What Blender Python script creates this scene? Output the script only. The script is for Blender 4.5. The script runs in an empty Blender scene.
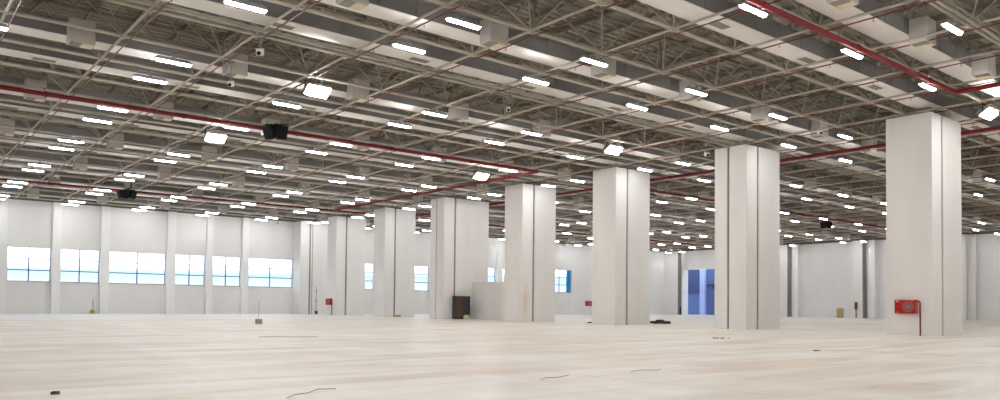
import bpy, math, random
from mathutils import Vector, Matrix

random.seed(7)
sc = bpy.context.scene
COL = sc.collection

# ------------------------------------------------------------------ camera
YAW, PITCH, ROLL = math.radians(50.731), math.radians(1.69), math.radians(0.603)
FPX, SHY, EYE = 774.7, 82.6, 1.234
F = Vector((math.cos(YAW) * math.cos(PITCH), math.sin(YAW) * math.cos(PITCH), math.sin(PITCH)))
R0 = Vector((math.sin(YAW), -math.cos(YAW), 0))
U0 = R0.cross(F)
RV = math.cos(ROLL) * R0 + math.sin(ROLL) * U0
UV = -math.sin(ROLL) * R0 + math.cos(ROLL) * U0
cd = bpy.data.cameras.new('camera')
cam = bpy.data.objects.new('camera', cd)
COL.objects.link(cam)
cam.matrix_world = Matrix(((RV.x, UV.x, -F.x, 0), (RV.y, UV.y, -F.y, 0), (RV.z, UV.z, -F.z, EYE), (0, 0, 0, 1)))
cd.sensor_width = 36
cd.lens = FPX * 36 / 1000
cd.shift_y = SHY / 1000
cd.clip_end = 500
sc.camera = cam


def px(x, y, z):
    """where a point of the world falls in the photograph (used for labels and for leaving out what is off frame)"""
    d = Vector((x, y, z - EYE))
    w = d.dot(F)
    if w < 0.5:
        return (-9999, -9999)
    return (500 + FPX * d.dot(RV) / w, 200 + SHY - FPX * d.dot(UV) / w)


# ------------------------------------------------------------------ world, view
LAMP = 17.5
sc.view_settings.view_transform = 'Standard'
sc.view_settings.look = 'None'
sc.view_settings.gamma = 1
sc.view_settings.use_curve_mapping = False
sc.view_settings.exposure = 1.95
w = bpy.data.worlds.new('sky')
sc.world = w
w.use_nodes = True
nt = w.node_tree
nt.nodes.clear()
out = nt.nodes.new('ShaderNodeOutputWorld')
bg = nt.nodes.new('ShaderNodeBackground')
tc = nt.nodes.new('ShaderNodeTexCoord')
sx = nt.nodes.new('ShaderNodeSeparateXYZ')
rp = nt.nodes.new('ShaderNodeValToRGB')
nt.links.new(tc.outputs['Generated'], sx.inputs[0])
nt.links.new(sx.outputs['Z'], rp.inputs[0])
nt.links.new(rp.outputs[0], bg.inputs[0])
nt.links.new(bg.outputs[0], out.inputs[0])
e = rp.color_ramp.elements
e[0].position = 0.0
e[0].color = (0.23, 0.29, 0.29, 1)
e[1].position = 0.046
e[1].color = (0.93, 0.98, 1.0, 1)
for pos, c in ((0.022, (0.27, 0.30, 0.30, 1)), (0.036, (0.20, 0.28, 0.30, 1)), (0.3, (0.75, 0.86, 1, 1))):
    k = e.new(pos)
    k.color = c
bg.inputs[1].default_value = 1.05


# ------------------------------------------------------------------ materials
def mat(name, col, rough=0.6, metal=0.0, noise=0.0, scale=2.0, emit=None, estr=0.0, stretch=(1, 1, 1), dark=None, detail=4):
    m = bpy.data.materials.new(name)
    m.use_nodes = True
    n = m.node_tree.nodes
    l = m.node_tree.links
    b = n['Principled BSDF']
    b.inputs['Base Color'].default_value = (*col, 1)
    b.inputs['Roughness'].default_value = rough
    b.inputs['Metallic'].default_value = metal
    if noise or dark:
        t = n.new('ShaderNodeTexCoord')
        mp = n.new('ShaderNodeMapping')
        mp.inputs['Scale'].default_value = stretch
        nz = n.new('ShaderNodeTexNoise')
        nz.inputs['Scale'].default_value = scale
        nz.inputs['Detail'].default_value = detail
        r = n.new('ShaderNodeValToRGB')
        l.new(t.outputs['Object'], mp.inputs[0])
        l.new(mp.outputs[0], nz.inputs[0])
        l.new(nz.outputs[0], r.inputs[0])
        dk = dark or tuple(c * (1 - noise) for c in col)
        r.color_ramp.elements[0].position = 0.3
        r.color_ramp.elements[1].position = 0.65
        r.color_ramp.elements[0].color = (*dk, 1)
        r.color_ramp.elements[1].color = (*col, 1)
        l.new(r.outputs[0], b.inputs['Base Color'])
    if emit:
        b.inputs['Emission Color'].default_value = (*emit, 1)
        b.inputs['Emission Strength'].default_value = estr
    return m


M = {}
M['pier'] = mat('bright_painted_pier', (0.93, 0.925, 0.92), 0.6, noise=0.03, scale=0.6, stretch=(1, 1, 0.4))
M['wall'] = mat('painted_wall', (0.86, 0.85, 0.845), 0.7, noise=0.05, scale=0.6, stretch=(1, 1, 0.4))
M['pillar'] = mat('painted_concrete', (0.87, 0.85, 0.83), 0.65, noise=0.05, scale=0.7, stretch=(1.5, 1.5, 0.25))
M['joint'] = mat('joint_filler', (0.30, 0.29, 0.28), 0.8, noise=0.2, scale=3)
M['sideshade'] = mat('grey_side_shade', (0.42, 0.40, 0.39), 0.8, noise=0.15, scale=2)  # grey that stands in for shade on the pier sides
M['dark'] = mat('black_steel', (0.006, 0.006, 0.006), 0.9, noise=0.3, scale=4)
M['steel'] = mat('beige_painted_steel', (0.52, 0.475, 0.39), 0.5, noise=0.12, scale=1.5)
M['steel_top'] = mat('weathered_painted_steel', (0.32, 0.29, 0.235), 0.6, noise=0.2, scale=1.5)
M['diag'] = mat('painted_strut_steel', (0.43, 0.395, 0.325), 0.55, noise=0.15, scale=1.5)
M['deck'] = mat('roof_deck_sheet', (0.46, 0.42, 0.35), 0.6, noise=0.18, scale=0.5)
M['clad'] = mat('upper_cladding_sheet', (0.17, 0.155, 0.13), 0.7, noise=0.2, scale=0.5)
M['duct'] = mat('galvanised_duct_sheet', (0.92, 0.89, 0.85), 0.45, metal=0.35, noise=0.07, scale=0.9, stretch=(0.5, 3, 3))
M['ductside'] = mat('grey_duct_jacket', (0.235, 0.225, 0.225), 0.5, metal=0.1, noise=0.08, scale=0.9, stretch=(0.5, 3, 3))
M['box'] = mat('outlet_box_sheet', (0.60, 0.57, 0.53), 0.55, metal=0.2, noise=0.06, scale=2)
M['grille'] = mat('grille_metal', (0.30, 0.27, 0.22), 0.6, noise=0.2, scale=8)
M['cream'] = mat('cream_plate', (0.78, 0.70, 0.52), 0.6, noise=0.05, scale=4)
M['red'] = mat('red_pipe_paint', (0.21, 0.005, 0.010), 0.6, noise=0.25, scale=1.2)
M['branch'] = mat('dull_red_pipe_paint', (0.20, 0.028, 0.024), 0.5, noise=0.3, scale=1.5)
M['redbox'] = mat('red_cabinet_enamel', (0.52, 0.006, 0.01), 0.35, noise=0.12, scale=4)
M['tray'] = mat('conduit_metal', (0.38, 0.37, 0.31), 0.45, metal=0.3, noise=0.15, scale=2)
M['white'] = mat('white_enamel', (0.78, 0.78, 0.78), 0.4, noise=0.05, scale=5)
M['grey'] = mat('grey_enamel', (0.30, 0.30, 0.31), 0.5, noise=0.1, scale=5)
M['tube'] = mat('lamp_diffuser', (0.9, 0.9, 0.9), 0.4, emit=(0.985, 0.98, 0.975), estr=LAMP)
M['flood'] = mat('floodlight_glass', (0.9, 0.9, 0.9), 0.3, emit=(1.0, 0.98, 0.95), estr=LAMP * 1.2)
M['frame'] = mat('blue_window_frame', (0.05, 0.13, 0.42), 0.45, noise=0.1, scale=3)
M['bluebright'] = mat('bright_blue_panel', (0.01, 0.30, 0.68), 0.45, noise=0.1, scale=3)
M['blue'] = mat('blue_light_wall_tint', (0.13, 0.185, 0.40), 0.6, noise=0.12, scale=0.7)  # bluish light of the bay put into its wall colour
M['bluedark'] = mat('dark_blue_shutter', (0.06, 0.08, 0.2), 0.5, noise=0.15, scale=1.2)
M['bluepale'] = mat('pale_blue_post', (0.45, 0.55, 0.85), 0.5, noise=0.08, scale=1)
M['brown'] = mat('brown_laminate', (0.13, 0.065, 0.035), 0.5, noise=0.3, scale=4, stretch=(1, 1, 0.2))
M['speaker'] = mat('speaker_cloth', (0.004, 0.004, 0.004), 0.95, noise=0.3, scale=6)
M['charcoal'] = mat('charcoal_laminate', (0.045, 0.05, 0.065), 0.5, noise=0.3, scale=4, stretch=(1, 1, 0.2))
M['card'] = mat('cardboard', (0.40, 0.32, 0.24), 0.8, noise=0.15, scale=5)
M['tan'] = mat('pale_timber', (0.55, 0.40, 0.18), 0.8, noise=0.2, scale=5)
M['rubble'] = mat('dark_rubble', (0.07, 0.06, 0.05), 0.9, noise=0.5, scale=8)
M['orange'] = mat('orange_label', (0.8, 0.25, 0.02), 0.5, noise=0.1, scale=8)
M['hose'] = mat('pale_red_hose', (0.45, 0.16, 0.13), 0.7, noise=0.3, scale=9)

g = bpy.data.materials.new('window_glass')
g.use_nodes = True
n = g.node_tree.nodes
n.clear()
o_ = n.new('ShaderNodeOutputMaterial')
mx = n.new('ShaderNodeMixShader')
tr = n.new('ShaderNodeBsdfTransparent')
gl = n.new('ShaderNodeBsdfGlossy')
lw = n.new('ShaderNodeLayerWeight')
tr.inputs[0].default_value = (0.95, 0.98, 0.98, 1)
gl.inputs['Roughness'].default_value = 0.03
lw.inputs[0].default_value = 0.15
g.node_tree.links.new(lw.outputs['Fresnel'], mx.inputs[0])
g.node_tree.links.new(tr.outputs[0], mx.inputs[1])
g.node_tree.links.new(gl.outputs[0], mx.inputs[2])
g.node_tree.links.new(mx.outputs[0], o_.inputs[0])
M['glass'] = g


def stained(name, base, cx, cy, cz, sx_, sy_, sz_, col):
    m = mat(name, base, 0.65, noise=0.05, scale=0.7, stretch=(1.5, 1.5, 0.25))
    n, l = m.node_tree.nodes, m.node_tree.links
    b = n['Principled BSDF']
    src = b.inputs['Base Color'].links[0].from_socket
    t = n.new('ShaderNodeTexCoord')
    mp = n.new('ShaderNodeMapping')
    mp.vector_type = 'TEXTURE'
    mp.inputs['Location'].default_value = (cx, cy, cz)
    mp.inputs['Scale'].default_value = (sx_, sy_, sz_)
    gr = n.new('ShaderNodeTexGradient')
    gr.gradient_type = 'SPHERICAL'
    nz = n.new('ShaderNodeTexNoise')
    nz.inputs['Scale'].default_value = 3
    mu = n.new('ShaderNodeMath')
    mu.operation = 'MULTIPLY'
    x = n.new('ShaderNodeMix')
    x.data_type = 'RGBA'
    l.new(t.outputs['Object'], mp.inputs[0])
    l.new(mp.outputs[0], gr.inputs[0])
    l.new(t.outputs['Object'], nz.inputs[0])
    l.new(gr.outputs[0], mu.inputs[0])
    l.new(nz.outputs[0], mu.inputs[1])
    l.new(mu.outputs[0], x.inputs[0])
    l.new(src, x.inputs[6])
    x.inputs[7].default_value = (*col, 1)
    l.new(x.outputs[2], b.inputs['Base Color'])
    return m


M['smear'] = stained('pillar_paint_with_beige_smear', (0.87, 0.85, 0.83), 0.35, 0, 1.5, 0.5, 0.8, 1.6, (0.62, 0.42, 0.24))


def floor_material():
    m = bpy.data.materials.new('polished_pale_screed')
    m.use_nodes = True
    n = m.node_tree.nodes
    l = m.node_tree.links
    b = n['Principled BSDF']
    t = n.new('ShaderNodeTexCoord')

    def noise(scale, st, rot=0.0, det=5, dist=0.0):
        mp = n.new('ShaderNodeMapping')
        mp.inputs['Scale'].default_value = st
        mp.inputs['Rotation'].default_value = (0, 0, rot)
        nz = n.new('ShaderNodeTexNoise')
        nz.inputs['Scale'].default_value = scale
        nz.inputs['Detail'].default_value = det
        nz.inputs['Distortion'].default_value = dist
        l.new(t.outputs['Object'], mp.inputs[0])
        l.new(mp.outputs[0], nz.inputs[0])
        return nz.outputs[0]

    def ramp(src, a, b_, ca, cb):
        r = n.new('ShaderNodeValToRGB')
        r.color_ramp.elements[0].position = a
        r.color_ramp.elements[1].position = b_
        r.color_ramp.elements[0].color = (*ca, 1)
        r.color_ramp.elements[1].color = (*cb, 1)
        l.new(src, r.inputs[0])
        return r.outputs[0]

    def mix(f, a, b_, mode='MIX'):
        x = n.new('ShaderNodeMix')
        x.data_type = 'RGBA'
        x.blend_type = mode
        if isinstance(f, float):
            x.inputs[0].default_value = f
        else:
            l.new(f, x.inputs[0])
        l.new(a, x.inputs[6])
        l.new(b_, x.inputs[7])
        return x.outputs[2]

    c1 = ramp(noise(1.0, (0.13, 0.8, 1), 0.06, 6, 0.9), 0.38, 0.60, (0.77, 0.665, 0.55), (0.90, 0.87, 0.81))
    c2 = ramp(noise(1.0, (0.5, 0.10, 1), -0.35, 5, 1.2), 0.38, 0.62, (0.89, 0.88, 0.87), (1.0, 1.0, 1.0))
    c = mix(0.8, c1, c2, 'MULTIPLY')
    c3 = ramp(noise(1.0, (0.5, 2.2, 1), 0.1, 6, 1.0), 0.28, 0.42, (0.80, 0.77, 0.74), (1.0, 1.0, 1.0))
    c = mix(0.75, c, c3, 'MULTIPLY')
    # floor colour mixed paler along the far walls
    sp = n.new('ShaderNodeSeparateXYZ')
    l.new(t.outputs['Object'], sp.inputs[0])

    def gt(s, v):
        k = n.new('ShaderNodeMath')
        k.operation = 'GREATER_THAN'
        l.new(s, k.inputs[0])
        k.inputs[1].default_value = v
        return k.outputs[0]

    def mul(a, b_, op='MULTIPLY'):
        k = n.new('ShaderNodeMath')
        k.operation = op
        l.new(a, k.inputs[0])
        l.new(b_, k.inputs[1])
        return k.outputs[0]
    zone = mul(gt(sp.outputs['Y'], 58.0), mul(gt(sp.outputs['X'], 43.5), gt(sp.outputs['Y'], 37.0)), 'MAXIMUM')
    pale = n.new('ShaderNodeRGB')
    pale.outputs[0].default_value = (0.86, 0.86, 0.86, 1)
    zz = n.new('ShaderNodeMath')
    zz.operation = 'MULTIPLY'
    l.new(zone, zz.inputs[0])
    zz.inputs[1].default_value = 0.6
    c = mix(zz.outputs[0], c, pale.outputs[0])
    # saw-cut joints every ten metres
    br = n.new('ShaderNodeTexBrick')
    br.offset = 0
    br.inputs['Scale'].default_value = 1.0
    br.inputs['Brick Width'].default_value = 10.0
    br.inputs['Row Height'].default_value = 10.0
    br.inputs['Mortar Size'].default_value = 0.018
    br.inputs['Color1'].default_value = (1, 1, 1, 1)
    br.inputs['Color2'].default_value = (1, 1, 1, 1)
    br.inputs['Mortar'].default_value = (0.6, 0.58, 0.55, 1)
    l.new(t.outputs['Object'], br.inputs[0])
    c = mix(0.8, c, br.outputs[0], 'MULTIPLY')
    l.new(c, b.inputs['Base Color'])
    rr = ramp(noise(1.0, (0.2, 0.6, 1), 0.3, 4, 0.5), 0.3, 0.7, (0.36, 0.36, 0.36), (0.52, 0.52, 0.52))
    l.new(rr, b.inputs['Roughness'])
    b.inputs['Specular IOR Level'].default_value = 0.45
    return m


M['floor'] = floor_material()


# ------------------------------------------------------------------ mesh helpers
class MB:
    def __init__(s):
        s.v, s.f = [], []

    def box(s, x0, y0, z0, x1, y1, z1):
        b = len(s.v)
        s.v += [(x0, y0, z0), (x1, y0, z0), (x1, y1, z0), (x0, y1, z0), (x0, y0, z1), (x1, y0, z1), (x1, y1, z1), (x0, y1, z1)]
        s.f += [tuple(b + i for i in q) for q in ((0, 3, 2, 1), (4, 5, 6, 7), (0, 1, 5, 4), (1, 2, 6, 5), (2, 3, 7, 6), (3, 0, 4, 7))]
        return s

    def frustum(s, x0, y0, z0, x1, y1, z1, ix, iy):
        """box whose bottom is inset by ix, iy"""
        b = len(s.v)
        s.v += [(x0 + ix, y0 + iy, z0), (x1 - ix, y0 + iy, z0), (x1 - ix, y1 - iy, z0), (x0 + ix, y1 - iy, z0), (x0, y0, z1), (x1, y0, z1), (x1, y1, z1), (x0, y1, z1)]
        s.f += [tuple(b + i for i in q) for q in ((0, 3, 2, 1), (4, 5, 6, 7), (0, 1, 5, 4), (1, 2, 6, 5), (2, 3, 7, 6), (3, 0, 4, 7))]
        return s

    def tube(s, a, c, r, n=6, r2=None, caps=True):
        a, c = Vector(a), Vector(c)
        r2 = r if r2 is None else r2
        d = (c - a).normalized()
        u = d.orthogonal().normalized()
        w_ = d.cross(u)
        b = len(s.v)
        for k in range(n):
            t = 2 * math.pi * (k + 0.5) / n
            o = u * math.cos(t) + w_ * math.sin(t)
            s.v.append(tuple(a + o * r))
            s.v.append(tuple(c + o * r2))
        for k in range(n):
            i, j = b + 2 * k, b + 2 * ((k + 1) % n)
            s.f.append((i, j, j + 1, i + 1))
        if caps:
            s.f.append(tuple(b + 2 * k for k in reversed(range(n))))
            s.f.append(tuple(b + 2 * k + 1 for k in range(n)))
        return s

    def path(s, pts, r, n=6):
        for a, c in zip(pts, pts[1:]):
            s.tube(a, c, r, n)
        for p in pts[1:-1]:
            s.ball(p, r * 1.05, 6, 4)
        return s

    def ball(s, c, r, n=6, m=4):
        b = len(s.v)
        s.v.append((c[0], c[1], c[2] - r))
        for i in range(1, m):
            t = math.pi * i / m
            for k in range(n):
                p = 2 * math.pi * k / n
                s.v.append((c[0] + r * math.sin(t) * math.cos(p), c[1] + r * math.sin(t) * math.sin(p), c[2] - r * math.cos(t)))
        s.v.append((c[0], c[1], c[2] + r))
        top = len(s.v) - 1
        for k in range(n):
            s.f.append((b, b + 1 + (k + 1) % n, b + 1 + k))
            for i in range(m - 2):
                p, q = b + 1 + i * n + k, b + 1 + i * n + (k + 1) % n
                s.f.append((p, q, q + n, p + n))
            s.f.append((b + 1 + (m - 2) * n + k, b + 1 + (m - 2) * n + (k + 1) % n, top))
        return s

    def rot(s, i0, c, axis, ang):
        R = Matrix.Rotation(ang, 3, axis)
        c = Vector(c)
        for i in range(i0, len(s.v)):
            s.v[i] = tuple(R @ (Vector(s.v[i]) - c) + c)
        return s

    def build(s, name, m, parent=None, loc=(0, 0, 0), smooth=False):
        me = bpy.data.meshes.new(name)
        me.from_pydata(s.v, [], s.f)
        me.materials.append(M[m])
        if smooth:
            for p in me.polygons:
                p.use_smooth = True
        me.update()
        o = bpy.data.objects.new(name, me)
        COL.objects.link(o)
        o.location = loc
        if parent:
            o.parent = parent
        return o


def tag(o, label=None, cat=None, group=None, kind=None):
    if label:
        o['label'] = label
    if cat:
        o['category'] = cat
    if group:
        o['group'] = group
    if kind:
        o['kind'] = kind
    return o


def empty(name, loc, label=None, cat=None, group=None, kind=None):
    o = bpy.data.objects.new(name, None)
    COL.objects.link(o)
    o.location = loc
    o.empty_display_size = 0.2
    return tag(o, label, cat, group, kind)


def copy_tree(o, parent=None):
    c = o.copy()
    COL.objects.link(c)
    c.parent = parent
    for ch in list(o.children):
        copy_tree(ch, c)
    return c


ORD = ['first', 'second', 'third', 'fourth', 'fifth', 'sixth', 'seventh', 'eighth', 'ninth', 'tenth', 'eleventh', 'twelfth', 'thirteenth',
       'fourteenth', 'fifteenth', 'sixteenth', 'seventeenth', 'eighteenth', 'nineteenth', 'twentieth']
for _t in ('twenty', 'thirty'):
    ORD += [_t + '-' + q for q in ORD[:9]] + (['thirtieth'] if _t == 'twenty' else [])

# ------------------------------------------------------------------ the hall
XW, XE, YS, YN = -9.0, 106.65, -9.0, 84.75
HW = 10.68        # top of the white walls
ZB, ZT = 10.78, 13.1   # bottom and top grid of the roof frame
ZR = 13.32

tag(MB().box(XW - 0.3, YS - 0.3, -0.3, XE + 6, YN + 0.4, 0).build('floor', 'floor'), kind='structure')

# roof: trapezoidal deck sheets, ribs along x, lying on purlins
rb = MB()
y = YS
P = 0.42
while y < YN:
    b = len(rb.v)
    prof = [(0, 0), (0.12, 0), (0.17, 0.11), (0.37, 0.11), (0.42, 0)]
    for a, z in prof:
        rb.v += [(XW, y + a, ZR + z), (XE, y + a, ZR + z)]
    for i in range(4):
        rb.f.append((b + 2 * i, b + 2 * i + 2, b + 2 * i + 3, b + 2 * i + 1))
    y += P
rb.box(XW - 0.3, YS - 0.3, ZR + 0.115, XE + 0.3, YN + 0.4, ZR + 0.3)
tag(rb.build('ceiling', 'deck'), kind='structure')


def wall_y(name, yy, th, x0, x1, holes, z0=0, z1=HW, m='wall'):
    """wall in the plane y = yy (thickness th away from the hall) with holes (x0, x1, z0, z1), one mesh"""
    mb = MB()
    xs = x0
    for (a, c, p, q) in sorted(holes):
        if a > xs:
            mb.box(xs, yy, z0, a, yy + th, z1)
        if p > z0:
            mb.box(a, yy, z0, c, yy + th, p)
        mb.box(a, yy, q, c, yy + th, z1)
        xs = c
    if x1 > xs:
        mb.box(xs, yy, z0, x1, yy + th, z1)
    return mb


WZ0, WZ1 = 3.05, 6.25
wins = [(10.06, 13.62), (14.42, 17.85), (18.70, 24.15), (25.03, 28.20), (28.92, 32.10), (32.88, 38.25),
        (43.7, 49.0), (53.2, 57.25), (64.0, 68.5), (69.4, 74.0), (77.5, 83.4)]
far = {8: 6.45, 9: 6.45, 10: 6.7}
holes = [(a, b, WZ0 + (0.25 if i == 10 else 0), far.get(i, WZ1)) for i, (a, b) in enumerate(wins)]
mb = wall_y('wall_north', YN, 0.4, XW - 0.3, XE, holes)
# shallow piers standing out between the windows
prev = None
piers = [(8.9, 9.95)] + [(wins[i][1] + 0.03, wins[i + 1][0] - 0.03) for i in range(5)] + [(50.2, 51.2), (58.5, 59.5), (68.53, 69.37), (75.0, 76.1)]
tag(mb.build('wall_north', 'wall'), kind='structure')
for i, (a, b) in enumerate(piers):
    tag(MB().box(a, YN - 0.4, 0, b, YN, HW).build('trim_%d' % (i + 1), 'pier'), kind='structure')

# east wall with a tall opening
OY0, OY1, OZ = 73.6, 80.9, 7.55
mb = MB()
mb.box(XE, YS, 0, XE + 0.4, OY0, HW)
mb.box(XE, OY1, 0, XE + 0.4, YN + 0.4, HW)
mb.box(XE, OY0, OZ, XE + 0.4, OY1, HW)
for a, b in ((81.9, 84.75), (80.9, 81.1), (71.9, 73.4), (70.2, 71.1), (61.9, 63.4), (60.2, 61.1), (50.7, 52.1), (49.0, 49.9), (39.5, 40.9), (37.8, 38.7), (28, 29.2)):
    mb.box(XE - 1.1, a, 0, XE, b, HW)
mb.box(XE - 0.5, 36.9, 0, XE, 38.7, HW)
tag(mb.build('wall_east', 'wall'), kind='structure')
tag(MB().box(XW - 0.3, YS - 0.3, 0, XE + 0.4, YS, HW).build('wall_south', 'wall'), kind='structure')
tag(MB().box(XW - 0.3, YS, 0, XW, YN, HW).build('wall_west', 'wall'), kind='structure')
# sheet cladding between the white walls and the roof
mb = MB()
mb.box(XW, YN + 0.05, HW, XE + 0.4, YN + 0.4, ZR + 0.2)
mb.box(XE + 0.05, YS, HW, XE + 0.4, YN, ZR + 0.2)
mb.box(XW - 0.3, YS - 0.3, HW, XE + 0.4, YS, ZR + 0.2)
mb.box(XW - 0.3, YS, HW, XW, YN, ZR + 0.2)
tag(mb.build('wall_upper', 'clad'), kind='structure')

# windows
for i, (a, b, z0, z1) in enumerate(holes):
    o = empty('window_%d' % (i + 1), ((a + b) / 2, YN, z0), kind='structure')
    W, H = (b - a), (z1 - z0)
    f = MB()
    t = 0.055
    d0, d1 = 0.2, 0.27
    f.box(-W / 2, d0, 0, W / 2, d1, t * 0.5)
    f.box(-W / 2, d0, H - t * 0.5, W / 2, d1, H)
    f.box(-W / 2, d0, 0, -W / 2 + t, d1, H)
    f.box(W / 2 - t, d0, 0, W / 2, d1, H)
    for k in (1, 2):
        f.box(-W / 2, d0, H * k / 3 - t * 0.8, W / 2, d1, H * k / 3 + t * 0.8)
    mxs = {7: [-0.85], 10: [0.55]}.get(i, [-0.02])
    for m_ in mxs:
        f.box(m_ - 0.05, d0 - 0.01, 0, m_ + 0.05, d1 + 0.01, H)
    f.build('window_frame', 'frame', o)
    MB().box(-W / 2 + t, 0.225, t, W / 2 - t, 0.235, H - t).build('window_pane', 'glass', o)
    MB().box(-W / 2, 0.0, -0.06, W / 2, 0.2, 0.0).build('window_sill', 'white', o)
    if i == 10:
        MB().box(W / 2 - 0.95, 0.12, 0, W / 2 - 0.05, 0.18, H).box(W / 2 - 0.55, 0.08, 0, W / 2 - 0.45, 0.12, H).build('shutter', 'bluebright', o)

for i, a in enumerate((81.9, 71.9, 61.9, 50.7, 39.5)):  # grey strips added to paint shade on the side faces of the piers
    tag(MB().box(XE - 1.08, a - 0.05, 0, XE, a, HW).build('trim_%d' % (i + 20), 'sideshade'), kind='structure')

# bay beyond the opening: blue light put into the wall colour, roofless for daylight
mb = MB()
X2 = XE + 5.4
mb.box(X2, OY0 - 2, 0, X2 + 0.2, YN + 2.3, 8.6)
mb.box(XE + 0.4, YN + 2.1, 0, X2, YN + 2.3, 8.6)
mb.box(XE + 0.4, OY0 - 2.2, 0, X2, OY0 - 2, 8.6)
tag(mb.build('wall_bay', 'blue'), kind='structure')
sh = empty('roller_shutter', (X2 - 0.35, 84.0, 3.9), 'dark blue rolled shutter panel in the upper left of the blue opening', 'shutter')
MB().box(0, -2.0, 0, 0.3, 2.4, 4.3).build('curtain', 'bluedark', sh)
mb = MB()
for k in range(9):
    mb.box(-0.04, -2.0, 0.1 + k * 0.45, 0, 2.4, 0.14 + k * 0.45)
mb.build('slat_rib', 'bluedark', sh)
tag(MB().box(0, 0, 0, 0.5, 0.95, 8.3).box(-0.04, -0.04, 0, 0.54, 0.99, 0.12).build('post', 'bluepale', None, (X2 - 1.4, 80.25, 0)),
    'pale blue vertical post standing inside the blue doorway', 'post')
mb = MB()
mb.tube((0, 0, 0), (0, 7.3, 0), 0.14, 8).tube((0, 0, -0.45), (0, 6.2, -0.45), 0.1, 8)
for k in range(5):
    mb.box(-0.08, 0.7 + 1.3 * k, -0.6, 0.08, 0.8 + 1.3 * k, 0.2)
tag(mb.build('wall_rail', 'charcoal', None, (X2 - 0.25, 73.2, 5.1)), 'dark horizontal pipe pair crossing the blue bay wall at mid height', 'pipe')
tag(MB().tube((0, 0, 0), (0, 0, 1.25), 0.09, 8).tube((0, 0, 1.25), (0, 0, 1.33), 0.12, 8).box(-0.16, -0.16, 0, 0.16, 0.16, 0.04).build(
    'bollard', 'dark', None, (105.0, 80.9, 0)), 'short black bollard at the left jamb of the blue doorway', 'bollard')

# ------------------------------------------------------------------ pillars
CX, CW, CD, CH = 38.91, 3.51, 2.13, 10.66
PL = ['nearest and tallest white concrete pillar, carrying a red hose cabinet', 'white concrete pillar with two dark seams, second nearest in the row',
      'white concrete pillar with one dark seam, third nearest, dark rubble at its foot', 'white concrete pillar with a beige smear, beside the right end of the low wall',
      'widest white concrete pillar, with the dark locker standing against it', 'narrow white concrete pillar, second farthest of the freestanding row',
      'farthest freestanding white pillar, with a small red box low on its left edge', 'white pier with a dark seam built against the window wall']
for k in range(8):
    y0 = 15.363 + 10 * k
    if k == 3:
        y0 = 44.95
    if k == 7:
        y0 = 82.9
    wd = 4.95 if k == 4 else CW
    dp = YN - 82.9 if k == 7 else CD
    cx = 38.28 if k == 7 else CX
    o = empty('pillar', (cx, y0, 0), PL[k], 'pillar', 'white pillars in the row', 'thing')
    s1, s2 = (1.08, 1.28)
    if k in (1, 4):
        a = MB().box(0, 0, 0, s1, 1.13, CH)
        a.build('shaft', 'pillar', o)
        MB().box(0, 1.27, 0, s1, dp, CH).build('shaft', 'pillar', o)
    else:
        MB().box(0, 0, 0, s1, dp, CH).build('shaft', 'smear' if k == 3 else 'pillar', o)
    MB().box(s2, 0, 0, wd, dp, CH).build('shaft', 'pillar', o)
    j = MB().box(s1, 0.06, 0, s2, dp - 0.06, CH - 0.02)
    if k in (1, 4):
        j.box(0.05, 1.13, 0, s1, 1.27, CH - 0.02)
    j.build('joint_strip', 'joint', o)
    MB().box(0.15, 0.12, CH, wd - 0.15, dp - 0.12, CH + 0.045).build('bearing_plate', 'dark', o)
    if k == 7:
        MB().tube((1.45, -0.06, 0), (1.45, -0.06, CH - 0.1), 0.035, 6).build('downpipe', 'grey', o)

# low wall between the fourth and the fifth pillar
tag(MB().box(42.0, 47.1, 0, 42.3, 55.34, 3.2).box(41.96, 47.1, 3.2, 42.34, 55.36, 3.27).build('wall_partition', 'pillar'), kind='structure')

# hose cabinets
def hose_cabinet(loc, label, w_=1.03, h_=0.69, pipe=True, stand=1.05):
    """front faces -x; loc is the base of the wall face at the right end of the cabinet"""
    o = empty('fire_hose_cabinet', loc, label, 'hose cabinet', 'red hose cabinets')
    z0 = stand
    MB().box(-0.24, 0.06, z0, 0, 0.06 + w_, z0 + h_).build('cabinet_body', 'redbox', o)
    d = MB()
    t = 0.04
    y0, y1, a, b = 0.06, 0.06 + w_, z0, z0 + h_
    d.box(-0.27, y0, a, -0.24, y1, a + t).box(-0.27, y0, b - t, -0.24, y1, b).box(-0.27, y0, a + t, -0.24, y0 + t, b - t).box(-0.27, y1 - t, a + t, -0.24, y1, b - t)
    d.box(-0.265, y0 + w_ * 0.62, a + t, -0.24, y0 + w_ * 0.65, b - t)
    d.build('door_frame', 'redbox', o)
    r = MB()
    c = (y0 + w_ * 0.36, (a + b) / 2)
    for q in range(3):
        rad = 0.25 - q * 0.07
        for k in range(18):
            t0, t1 = 2 * math.pi * k / 18, 2 * math.pi * (k + 1) / 18
            r.tube((-0.26, c[0] + rad * math.cos(t0), c[1] + rad * math.sin(t0)), (-0.26, c[0] + rad * math.cos(t1), c[1] + rad * math.sin(t1)), 0.028, 5)
    r.build('hose_reel', 'hose', o)
    MB().tube((-0.30, c[0], c[1]), (-0.24, c[0], c[1]), 0.085, 12).build('reel_hub', 'joint', o)
    MB().box(-0.30, y1 - 0.2, a - 0.01, -0.27, y1 - 0.08, a + 0.09).build('sticker', 'orange', o)
    MB().box(-0.30, y1 - 0.18, b - 0.1, -0.27, y1 - 0.09, b - 0.03).box(-0.30, y0 + 0.12, b - 0.06, -0.27, y0 + 0.16, b + 0.05).build('latch', 'cream', o)
    if pipe:
        MB().path([(-0.13, 0.10, z0 + h_ - 0.06), (-0.13, -0.04, z0 + h_ - 0.06), (-0.1, -0.09, z0 + h_ - 0.14), (-0.1, -0.09, 0.0)], 0.035, 8).build('riser_pipe', 'branch', o)
    return o


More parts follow.
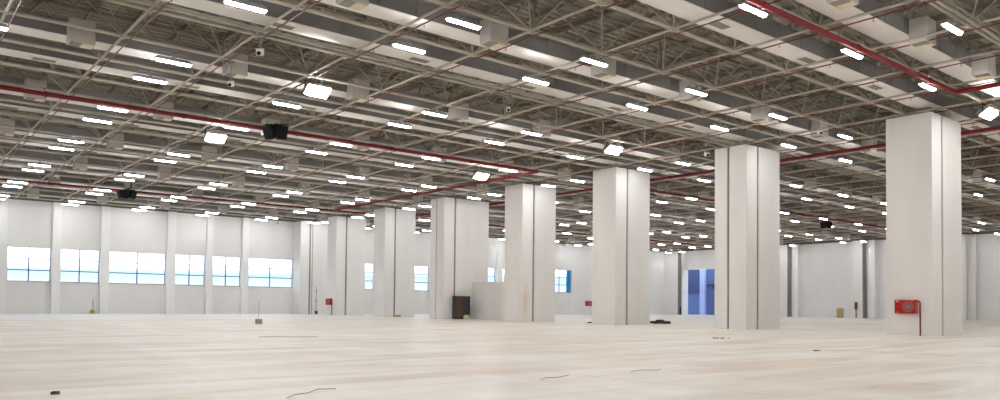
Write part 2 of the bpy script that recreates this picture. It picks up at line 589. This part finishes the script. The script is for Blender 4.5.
hose_cabinet((CX, 15.97, 0), 'large red fire hose cabinet with reel mounted on the nearest pillar', 0.96, 0.66)
hose_cabinet((CX, 76.1, 0), 'small distant red fire hose cabinet on the farthest freestanding pillar', 1.0, 0.7, True, 1.1)
o = hose_cabinet((87.7, YN, 0), 'tiny red fire hose cabinet on the window wall right of the bright blue window', 1.25, 0.8, False, 1.3)
o.rotation_euler = (0, 0, math.pi / 2)

# ------------------------------------------------------------------ roof space frame
BX, BY = 3.572, 10.0 / 3
X0 = 3.33
xs = [X0 + BX * k for k in range(-2, 29)]
ys = [10.0 / 3 * k for k in range(-2, 26)]


def near(x, y, m=0.0):
    """inside the wedge of roof the camera can look at, with a margin for a step aside"""
    if x < 48 and -8 < y < 12 and x > -8:
        return True
    return x > 0.113 * y - 5 - m and y > 0.325 * x - 6 - m and x < XE and y < YN


sf = empty('space_frame', (0, 0, ZB), 'beige tubular steel space frame spanning under the whole hall roof', 'roof frame', kind='thing')


def span(line, fixed_x=None, fixed_y=None):
    v = [t for t in line if near(fixed_x if fixed_x is not None else t, fixed_y if fixed_y is not None else t)]
    return (v[0], v[-1]) if len(v) > 1 else None


for yy in ys:
    s = span(xs, fixed_y=yy)
    if s:
        MB().tube((s[0], yy, 0), (min(s[1] + 1, XE), yy, 0), 0.066, 8).build('bottom_chord', 'steel', sf)
for xx in xs:
    s = span(ys, fixed_x=xx)
    if s:
        MB().tube((xx, s[0], 0), (xx, s[1], 0), 0.047, 8).build('cross_chord', 'steel', sf)
HT = ZT - ZB
for yy in ys:
    s = span(xs, fixed_y=yy + BY / 2)
    if s and yy + BY / 2 < YN:
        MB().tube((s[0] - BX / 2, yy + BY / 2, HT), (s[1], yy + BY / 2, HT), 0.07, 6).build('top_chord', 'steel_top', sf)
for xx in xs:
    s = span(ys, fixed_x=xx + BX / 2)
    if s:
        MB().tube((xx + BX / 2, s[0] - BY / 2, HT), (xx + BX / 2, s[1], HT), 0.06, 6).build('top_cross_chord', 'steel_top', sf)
diags = []
nodes = MB()
for xx in xs:
    for yy in ys:
        if not near(xx, yy):
            continue
        nodes.ball((xx, yy, 0), 0.125, 6, 4)
        for sx_ in (-1, 1):
            for sy_ in (-1, 1):
                tx, ty = xx + sx_ * BX / 2, yy + sy_ * BY / 2
                if tx < XE and ty < YN:
                    diags.append((xx * xx + yy * yy, (xx, yy, 0.0), (tx, ty, HT), px(xx, yy, ZB)))
vis = sorted([d for d in diags if -20 < d[3][0] < 1020 and d[3][1] > -15])
first = set(id(d) for d in vis[:96])
rest = MB()
for d in diags:
    if id(d) in first:
        MB().tube(d[1], d[2], 0.035, 6).build('diagonal_strut', 'diag', sf)
    else:
        rest.tube(d[1], d[2], 0.035, 5, caps=False)
tag(rest.build('diagonal_struts', 'diag', sf), kind='stuff')
tag(nodes.build('node_joints', 'steel', sf), kind='stuff')

# purlins carrying the deck, along y, on the frame
pu = empty('roof_purlins', (0, 0, ZT + 0.07), 'dark cold-formed purlins carrying the roof sheets above the space frame', 'purlins', kind='thing')
for i, xx in enumerate(xs):
    for h in (0, 0.5):
        x_ = xx + BX / 2 + BX * h
        s = span(ys, fixed_x=x_)
        if s:
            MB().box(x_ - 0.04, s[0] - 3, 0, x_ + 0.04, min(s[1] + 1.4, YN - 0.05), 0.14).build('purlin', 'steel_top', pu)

for yy in ys:
    s = span(xs, fixed_y=yy)
    if not s or yy < -4:
        continue
    j = MB()
    n_ = int((s[1] - s[0]) / 0.72)
    zt, zb = -0.02, -0.62
    j.tube((s[0], yy, zb), (s[0] + n_ * 0.72, yy, zb), 0.03, 5).tube((s[0], yy, zt), (s[0] + n_ * 0.72, yy, zt), 0.03, 5)
    for k in range(n_):
        xa = s[0] + k * 0.72
        j.tube((xa, yy, zt), (xa + 0.36, yy, zb), 0.017, 4, caps=False).tube((xa + 0.36, yy, zb), (xa + 0.72, yy, zt), 0.017, 4, caps=False)
    j.build('web_joist', 'steel_top', pu)

# ------------------------------------------------------------------ ducts
DZ, DH = 10.97, 0.6
dmax = lambda yy: max(8.0, min(XE - 2.0, (yy + 8) / 0.325))
dmin = lambda yy: max(XW + 1, 0.113 * yy - 6)
n_d = 0
duct_rows = []
for k in range(1, 9):
    for a, b, kind in ((1.95, 2.92, 0), (5.2, 6.17, 1)):
        yy = 10 * k + a
        if yy < YN - 2:
            duct_rows.append((yy, 10 * k + b, kind))
for i, (ya, yb, kind) in enumerate(duct_rows):
    x0, x1 = dmin(ya), dmax(ya)
    o = empty('air_duct', (x0, ya, DZ), '%s rectangular grey metal air duct counted back from the camera, running left to right' % (ORD[i] if i else 'nearest'),
              'air duct', 'parallel air ducts in the roof frame')
    W = yb - ya
    L = x1 - x0
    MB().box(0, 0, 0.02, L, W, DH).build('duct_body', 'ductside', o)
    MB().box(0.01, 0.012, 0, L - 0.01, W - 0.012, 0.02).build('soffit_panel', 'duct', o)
    fl = MB()
    x = 1.2
    while x < L:      # flanged joints between duct lengths
        fl.box(x, -0.02, -0.0, x + 0.03, 0, DH + 0.02)
        x += 1.5
    tag(fl.build('joint_flange', 'ductside', o), kind='stuff')
    if kind == 0:      # outlet boxes on the near side, between the lamps
        x = 5.85 - x0
        while x < L - 1:
            if x > 0.6:
                q = px(x + x0, ya, DZ)
                if -60 < q[0] < 1060 and q[1] > -40:
                    bx = MB().box(x - 0.42, -0.62, -0.34, x + 0.42, -0.03, DH * 0.86).build('outlet_box', 'box', o)
                    MB().box(x - 0.36, -0.58, -0.365, x - 0.02, -0.08, -0.342).build('grille', 'grille', bx)
                    MB().box(x + 0.02, -0.58, -0.365, x + 0.38, -0.08, -0.342).build('cover_plate', 'cream', bx)
            x += 5.72
    else:
        x = 5.3 - x0
        while x < L - 1:
            if x > 0.6:
                q = px(x + x0, ya, DZ)
                if -60 < q[0] < 1060 and q[1] > -40:
                    gb = MB().box(x - 0.5, 0.25, -0.03, x + 0.5, W - 0.25, -0.001).build('flush_grille', 'duct', o)
                    MB().box(x - 0.4, 0.32, -0.045, x + 0.4, W - 0.32, -0.031).build('louvre', 'grille', gb)
            x += 5.72

# ------------------------------------------------------------------ strip lights
XL = [-3.5, 2.8, 8.8, 14.72, 20.78, 26.98, 33.3, 39.8, 46.3, 53.2, 60.3, 67.6, 74.9, 82.2, 89.5, 96.8, 103.4]
YL = [-6.7, -3.3, 3.3, 6.7, 10.0, 13.3, 20.0, 23.25, 30.5, 33.6, 39.9, 43.0, 49.5, 52.3, 59.8, 62.5, 69.6, 72.4, 79.4, 82.2]
ZL = 10.3
FLOOD = {(14.72, 30.5), (14.72, 43.0), (33.3, 30.5), (33.3, 43.0), (39.8, 13.3)}


def make_strip(dy=0.0):
    o = empty('strip_light', (0, 0, ZL))
    L, W = 0.66, 0.1
    MB().frustum(-L, -W, 0.05, L, W, 0.13, -0.0, 0.0).box(-L * 0.9, -0.06, 0.13, L * 0.9, 0.06, 0.19).build('housing', 'grey', o)
    MB().frustum(-L + 0.02, -W + 0.015, -0.015, L - 0.02, W - 0.015, 0.05, 0.03, 0.035).build('diffuser', 'tube', o)
    MB().tube((-0.45, 0, 0.19), (-0.45, 0, ZB - ZL - 0.12), 0.007, 4).tube((0.45, 0, 0.19), (0.45, 0, ZB - ZL - 0.12), 0.007, 4).box(-0.47, -0.015, ZB - ZL - 0.13, 0.47, 0.015, ZB - ZL - 0.1).box(-0.02, min(0, dy) - 0.03, ZB - ZL - 0.12, 0.02, max(0, dy) + 0.03, ZB - ZL - 0.07).box(-0.05, -0.05, 0.17, 0.05, 0.05, 0.27).tube((0, 0, 0.27), (0, 0, 0.4), 0.012, 5).build('hanger', 'grey', o)
    return o


def make_flood(dy=0.0):
    o = empty('floodlight', (0, 0, ZL))
    m = MB().box(-0.55, -0.28, 0.0, 0.55, 0.28, 0.2)
    m.rot(0, (0, 0, 0.1), 'X', math.radians(-35))
    m.build('housing', 'grey', o)
    m = MB().frustum(-0.52, -0.26, -0.16, 0.52, 0.26, -0.001, 0.1, 0.06)
    m.rot(0, (0, 0, 0.1), 'X', math.radians(-35))
    m.build('lamp_glass', 'flood', o)
    MB().tube((-0.57, 0, 0.1), (-0.57, 0, ZB - ZL - 0.06), 0.02, 5).tube((0.57, 0, 0.1), (0.57, 0, ZB - ZL - 0.06), 0.02, 5).tube((-0.57, 0, 0.36), (0.57, 0, 0.36), 0.02, 5).box(-0.03, min(0, dy) - 0.03, ZB - ZL - 0.12, 0.03, max(0, dy) + 0.03, ZB - ZL - 0.07).box(-0.57, -0.02, ZB - ZL - 0.12, 0.57, 0.02, ZB - ZL - 0.08).build('bracket', 'dark', o)
    return o


strip0 = flood0 = None
row_no = 0
seen_flood = 0
FL = {(14.72, 30.5): 'bright white tilted floodlight high in the left half, nearest on the left',
      (14.72, 43.0): 'bright white tilted floodlight just below the near red pipe, left of the speakers',
      (33.3, 30.5): 'bright white tilted floodlight just above the third nearest pillar',
      (33.3, 43.0): 'bright white tilted floodlight above the widest pillar',
      (39.8, 13.3): 'bright white tilted floodlight right of the nearest pillar at the right picture edge'}
for yy in YL:
    row = []
    strip0 = None
    dy = round(yy / BY) * BY - yy
    for xx in XL:
        q = px(xx, yy, ZL)
        inside = -12 < q[0] < 1012 and -8 < q[1] < 400
        if (xx, yy) == (39.8, 82.2):
            ex = make_strip(-0.9)
            ex.location = (38.9, 80.9, ZL)
            tag(ex, 'strip light just in front of the top of the pier on the window wall', 'ceiling light', 'strip lights in rows')
            continue
        if inside or (near(xx, yy, 0) and xx > -7 and xx < 105):
            row.append((xx, yy, q, inside))
    seen = [r for r in row if r[3] and 0 < r[2][0] < 1000 and r[2][1] > 0]
    if seen:
        row_no += 1
    c = 0
    for (xx, y_, q, inside) in row:
        fl = (xx, y_) in FLOOD
        if fl:
            o = make_flood(dy)
        else:
            if strip0 is None:
                strip0 = o = make_strip(dy)
            else:
                o = copy_tree(strip0)
        o.location = (xx, y_, ZL)
        vis_ = (xx, y_, q, inside) in seen
        if vis_:
            c += 1
        if fl:
            tag(o, FL[(xx, y_)], 'floodlight', 'tilted floodlights')
        elif vis_:
            side = 'leftmost' if c == 1 else ORD[c - 1] + ' from the left'
            tag(o, 'strip light, %s in the %s ceiling light row counted back' % (side, ORD[row_no - 1]), 'ceiling light', 'strip lights in rows')
        else:
            tag(o, 'lit ceiling strip light hanging outside the edges of the photograph', 'ceiling light', 'strip lights beyond the picture edges')

# ------------------------------------------------------------------ red mains and branch pipes
PZ = 10.5
ELB = 0.16


def main_pipe(label, pts, r=0.1):
    o = empty('sprinkler_main', pts[0], label, 'pipe', 'thick red water mains under the roof')
    p0 = Vector(pts[0])
    loc = [Vector(p) - p0 for p in pts]
    MB().path(loc, r, 10).build('pipe_run', 'red', o)
    for a, b in zip(loc, loc[1:]):
        L = (b - a).length
        d = (b - a).normalized()
        k = 3.0
        while k < L - 1:
            p = a + d * k
            MB().tube(tuple(p - d * 0.06), tuple(p + d * 0.06), r * 1.3, 8).build('coupling', 'red', o)
            k += 6.0
    for a, b in zip(loc, loc[1:]):
        L = (b - a).length
        d = (b - a).normalized()
        k = 1.8
        while k < L:
            p = a + d * k
            MB().tube((p.x, p.y, r), (p.x, p.y, ZB - PZ + 0.0), 0.012, 4).build('hanger_rod', 'dark', o)
            k += 3.57
    return o


main_pipe('thick red pipe at upper right of the roof, bending towards the right picture edge', [(6, 13.1, PZ), (35.65, 13.1, PZ), (35.65, 3, PZ)])
main_pipe('long thick red pipe crossing the left roof, bending above the pillar with beige smear', [(-3, 39.7, PZ), (35.7, 39.7, PZ), (35.7, 69.6, PZ)])
main_pipe('thick red pipe running behind the tops of the three nearest pillars', [(44.2, 8, PZ), (44.2, 39.8, PZ), (44.2, 69.6, PZ)])
main_pipe('thin-looking far red pipe just above the window wall on the left', [(2, 69.95, PZ), (XE - 1.5, 69.95, PZ)], 0.09)
main_pipe('far red pipe seen right of the third pillar and behind the right-hand speakers', [(44.5, 40.0, PZ), (XE - 1.5, 40.4, PZ)], 0.1)

bx_ = [x for x in xs if x > 2 and x < 100]
nb = 0
for i, xx in enumerate(bx_):
    s = span(ys, fixed_x=xx)
    if not s:
        continue
    if s[1] - s[0] < 8:
        continue
    o = empty('sprinkler_branch', (xx + 0.2, s[0], 10.66), '%s thin dull red sprinkler pipe from the left, running away under the roof' % ORD[nb],
              'pipe', 'thin red branch pipes')
    nb += 1
    L = s[1] - s[0]
    MB().tube((0, 0, 0), (0, L, 0), 0.024, 6).build('pipe_run', 'branch', o)
    h = MB()
    y = 1.6
    while y < L:
        h.tube((0, y, -0.02), (0, y, -0.1), 0.014, 5).tube((0, y, -0.1), (0, y, -0.115), 0.035, 6)
        y += BY
    tag(h.build('sprinkler_heads', 'tray', o), kind='stuff')

# conduits
for (yy, xa, xb, lab) in ((26.05, 0, 95, 'grey cable conduit beside the chord, running between the fifth and sixth light rows'),
                          (9.75, 0, 38, 'grey twin cable conduit at the upper right corner above the nearest strip light'),
                          (46.2, 2, 104, 'grey cable conduit running under the roof frame behind the near red pipe')):
    o = empty('cable_conduit', (xa, yy, ZB - 0.05), lab, 'conduit', 'grey conduits under the roof')
    MB().tube((0, 0, 0), (xb - xa, 0, 0), 0.06, 8).tube((0, -0.16, 0.02), (xb - xa, -0.16, 0.02), 0.03, 6).build('conduit_pipe', 'tray', o)
    c = MB()
    x = 1
    while x < xb - xa:
        c.box(x, -0.2, 0.05, x + 0.05, 0.08, 0.09)
        x += 3.57
    c.build('clamp', 'steel', o)


# ------------------------------------------------------------------ speaker clusters
def speakers(loc, label, n, rz, sc_=1.0):
    o = empty('speaker_cluster', loc, label, 'speakers', 'black speaker clusters under the roof')
    RZ = Matrix.Rotation(rz, 3, 'Z')
    for k in range(n):
        a = (k - (n - 1) / 2) * 0.95
        m = MB()
        b0 = 0
        # tapered cabinet facing -y, wide at the front and narrow at the back, tilted down
        m.v += [(-0.30, -0.30, -0.40), (0.30, -0.30, -0.40), (0.19, 0.30, -0.30), (-0.19, 0.30, -0.30), (-0.34, -0.30, 0.40), (0.34, -0.30, 0.40), (0.21, 0.30, 0.30), (-0.21, 0.30, 0.30)]
        m.f += [(0, 3, 2, 1), (4, 5, 6, 7), (0, 1, 5, 4), (1, 2, 6, 5), (2, 3, 7, 6), (3, 0, 4, 7)]
        m.v = [tuple(sc_ * q for q in v) for v in m.v]
        m.rot(0, (0, 0, 0), 'X', math.radians(22))
        m.rot(0, (0, 0, 0), 'Z', a)
        off = Vector((math.sin(a) * 0.62, -math.cos(a) * 0.3 + 0.2, -0.45)) * sc_
        m.v = [tuple(RZ @ (Vector(v) + off)) for v in m.v]
        cab = m.build('speaker_cabinet', 'dark', o)
        g2 = MB()
        g2.box(-0.24, -0.325, -0.34, 0.24, -0.302, 0.34)
        g2.v = [tuple(sc_ * q for q in v) for v in g2.v]
        g2.rot(0, (0, 0, 0), 'X', math.radians(22))
        g2.rot(0, (0, 0, 0), 'Z', a)
        g2.v = [tuple(RZ @ (Vector(v) + off)) for v in g2.v]
        g2.build('front_grille', 'speaker', cab)
    zt = ZB - loc[2] - 0.06
    m = MB().box(-0.6, 0.0, -0.06, 0.6, 0.08, 0.0).box(-0.06, -0.1, -0.5, 0.06, 0.3, -0.05)
    m.rot(0, (0, 0, 0), 'Z', rz)
    zt = max(zt, 0.06)
    ny = round(loc[1] / BY) * BY - loc[1]
    m.box(-0.04, min(ny, 0) - 0.05, -0.02, 0.04, max(ny, 0) + 0.05, 0.03).box(-0.04, ny - 0.05, -0.02, 0.04, ny + 0.05, zt)
    m.build('suspension_frame', 'dark', o)
    return o


speakers((16.5, 38.95, 10.68), 'black pair of loudspeakers hanging below the near red pipe on the left', 2, math.radians(-38), 0.92)
speakers((16.2, 68.0, 10.35), 'black fan of three small loudspeakers hanging under the far red pipe on the left', 3, math.radians(-25), 0.78)
speakers((79.2, 41.9, 10.62), 'black loudspeaker pair hanging at the far right, left of the nearest pillar', 2, math.radians(-58), 0.85)


# ------------------------------------------------------------------ hanging cameras
def camera_unit(loc, label, drop=0.9, big=1.0):
    big *= 0.75
    o = empty('security_camera', loc, label, 'security camera', 'hanging white security cameras')
    zt = ZB - loc[2]
    ax = X0 + BX * round((loc[0] - X0) / BX) - loc[0]
    MB().tube((0, 0, 0.1), (0, 0, zt), 0.022 * big, 6).box(-0.09, -0.09, zt - 0.17, 0.09, 0.09, zt - 0.05).box(min(ax, 0) - 0.04, -0.03, zt - 0.12, max(ax, 0) + 0.04, 0.03, zt - 0.05).build('drop_pole', 'grey', o)
    m = MB().box(-0.10 * big, -0.22 * big, -0.12 * big, 0.10 * big, 0.16 * big, 0.1 * big).box(-0.12 * big, -0.26 * big, 0.1 * big, 0.12 * big, 0.18 * big, 0.13 * big)
    m.rot(0, (0, 0, 0), 'X', math.radians(20))
    m.rot(0, (0, 0, 0), 'Z', math.radians(-35))
    m.build('camera_housing', 'white', o)
    m = MB().tube((0, -0.21 * big, -0.02), (0, -0.3 * big, -0.02), 0.07 * big, 10)
    m.rot(0, (0, 0, 0), 'X', math.radians(20))
    m.rot(0, (0, 0, 0), 'Z', math.radians(-35))
    m.build('lens', 'dark', o)
    return o


camera_unit((10.5, 26.3, 10.05), 'white security camera hanging at the upper left between two bright strip lights', big=1.3)
camera_unit((10.9, 30.2, 9.85), 'white security camera on a long dark pole beside a duct outlet box at left', big=1.1)
camera_unit((22.2, 26.7, 10.1), 'white security camera hanging from the roof above the middle pillars')
camera_unit((37.4, 27.0, 10.1), 'white security camera hanging to the left above the second nearest pillar', big=1.2)
camera_unit((36.4, 19.6, 10.0), 'white security camera hanging between the second and the nearest pillar tops')
camera_unit((10.2, 62.0, 10.0), 'tiny white security camera hanging above the leftmost window')
camera_unit((34.5, 80.5, 10.0), 'tiny dark-mounted security camera above the window left of the pier')

# ------------------------------------------------------------------ things on the floor and along the walls
o = empty('locker', (CX + 0.92, 54.75, 0), 'dark brown and charcoal double locker against the widest pillar', 'locker')
MB().box(0, 0, 0.05, 1.55, 0.55, 2.02).box(0.05, 0.05, 0, 1.5, 0.5, 0.05).build('carcass', 'charcoal', o)
MB().box(0.05, -0.03, 0.1, 0.72, 0, 1.97).build('door', 'brown', o)
d = MB().box(0.8, -0.03, 0.1, 1.5, 0, 1.97).build('door', 'charcoal', o)
MB().box(0.83, -0.06, 0.95, 0.86, -0.03, 1.1).build('handle', 'grey', d)
tag(MB().frustum(0, 0, 0, 0.36, 0.3, 0.34, -0.03, -0.03).box(0.05, 0.05, 0.34, 0.3, 0.24, 0.38).build('sack', 'cream', None, (CX + 1.55, 54.15, 0)),
    'small cream sack on the floor in front of the dark locker', 'sack')

o = empty('marker_box', (17.75, 43.9, 0), 'tan cardboard box with a thin upright rod, alone on the left floor', 'box')
MB().box(-0.15, -0.15, 0, 0.15, 0.15, 0.3).build('carton', 'card', o)
MB().box(-0.16, -0.03, 0.3, 0.16, 0.03, 0.305).box(-0.15, -0.01, 0.3, 0.15, 0.01, 0.31).build('tape', 'cream', o)
MB().tube((0, 0, 0.3), (0, 0, 1.3), 0.012, 5).build('rod', 'grey', o)


def heap(loc, label, sx_, sy_, h, n, m='rubble', seed=1, name='rubble_heap'):
    rnd = random.Random(seed)
    mb = MB()
    for _ in range(n):
        a, r = rnd.random() * 6.28, math.sqrt(rnd.random())
        x, y = math.cos(a) * r * sx_, math.sin(a) * r * sy_
        s = (0.35 + 0.65 * rnd.random()) * h
        i0 = len(mb.v)
        zc = s * 0.45
        mb.box(x - s * 0.9, y - s * 0.6, 0, x + s * 0.9, y + s * 0.6, s * (0.5 + 0.6 * (1 - r)))
        mb.rot(i0, (x, y, 0), 'Z', rnd.random() * 3.1)
        mb.rot(i0, (x, y, 0), 'X', (rnd.random() - 0.5) * 0.25)
    zmin = min(v[2] for v in mb.v)
    mb.v = [(v[0], v[1], v[2] - zmin) for v in mb.v]
    o = mb.build(name, m, None, loc)
    return tag(o, label, 'rubble')


# the long axis of each heap is turned to face the camera
def facing(o, loc):
    o.rotation_euler = (0, 0, math.atan2(loc[1], loc[0]) - math.pi / 2)


for loc, lab, a, b, h, n_, sd in (
        ((45.4, 36.9, 0), 'dark rubble heap on the floor right of the third nearest pillar', 0.62, 0.4, 0.30, 26, 3),
        ((41.3, 39.9, 0), 'flat dark rubble patch left of the third nearest pillar', 0.28, 0.25, 0.10, 12, 4),
        ((39.35, 46.4 - 0.9, 0), 'flat dark rubble patch at the left foot of the pillar with the beige smear', 0.30, 0.25, 0.10, 14, 5),
        ((21.6, 11.7, 0), 'small brown debris scraps on the floor near the nearest pillar', 0.16, 0.12, 0.035, 9, 6),
        ((1.95, 11.6, 0), 'small black scrap on the floor at the lower left corner', 0.06, 0.05, 0.05, 5, 7),
        ((26.6, 18.5, 0), 'low grey debris scraps on the floor left of the second nearest pillar', 0.34, 0.2, 0.05, 10, 8),
        ((40.1, 66.9 - 2.2, 0), 'tan timber offcuts on the floor right of the second farthest pillar', 0.2, 0.3, 0.3, 8, 9)):
    o = heap(loc, lab, a, b, h, n_, 'tan' if 'tan' in lab else 'rubble', sd)
    facing(o, loc)


def wire(pts, label, r=0.005, m='brown', name='wire', cat='wire'):
    mb = MB()
    p0 = Vector((pts[0][0], pts[0][1], 0))
    mb.path([(p[0] - p0.x, p[1] - p0.y, r + (p[2] if len(p) > 2 else 0)) for p in pts], r, 5)
    return tag(mb.build(name, m, None, p0), label, cat)


wire([(4.25, 9.55), (4.5, 9.85), (4.75, 9.95), (5.05, 10.3), (5.3, 10.2)], 'thin dark loose wire on the floor at bottom centre-left')
wire([(8.7, 9.55), (9.05, 9.8), (9.3, 9.75), (9.75, 9.95)], 'thin dark loose wire on the floor at bottom centre')
wire([(11.3, 9.85), (11.7, 9.95), (12.0, 9.8), (12.3, 9.95)], 'short dark wire piece on the floor right of the bottom centre wire')
wire([(11.0, 27.2), (11.6, 27.1), (12.3, 26.6), (12.9, 26.4)], 'thin dark cable lying on the left floor in front of the tan box', 0.008)

# small fittings along the walls
o = empty('wall_valve', (17.35, YN, 0), 'brown valve box with a thin pipe at the foot of the left wall', 'valve')
MB().box(-0.2, -0.3, 0, 0.15, 0, 0.35).build('valve_box', 'tan', o)
MB().tube((0, -0.08, 0.3), (0, -0.08, 1.4), 0.035, 6).build('pipe_run', 'grey', o)
o = empty('wall_valve', (40.3, 82.9, 0), 'dark valve with a thin pipe at the foot of the pier', 'valve')
MB().tube((0, -0.15, 0), (0, -0.15, 0.38), 0.16, 8).build('valve_body', 'charcoal', o)
MB().tube((0, -0.06, 0.3), (0, -0.06, 3.2), 0.03, 6).box(-0.08, -0.1, 1.5, 0.08, -0.02, 1.62).box(-0.08, -0.1, 2.6, 0.08, -0.02, 2.72).build('pipe_run', 'grey', o)
o = empty('standpipe', (XE - 0.2, 51.0 + 1.6, 0), 'dark red standpipe against the far right wall beside a wall pier', 'pipe')
MB().tube((-1.05, -1.4 + 0.3, 0), (-1.05, -1.1, 2.0), 0.07, 8).build('pipe_run', 'branch', o)
MB().box(-1.2, -1.25, 1.2, -0.95, -0.95, 2.2).build('valve_box', 'brown', o)
tag(MB().box(-0.06, 0, 0, 0, 0.95, 1.35).box(-0.09, 0.08, 0.02, -0.06, 0.16, 1.3).box(-0.09, 0.78, 0.02, -0.06, 0.86, 1.3).build('timber_panel', 'tan', None, (XE - 0.02, 53.9, 0)),
    'pale yellow timber panel leaning on the far right wall', 'panel')
tag(MB().box(-0.14, 0, 0, 0, 0.6, 2.1).box(-0.17, 0.05, 0.1, -0.14, 0.55, 2.0).build('electric_cabinet', 'charcoal', None, (XE - 0.01, 33.75, 0)),
    'dark grey electrical cabinet at the right picture edge on the far wall', 'cabinet')
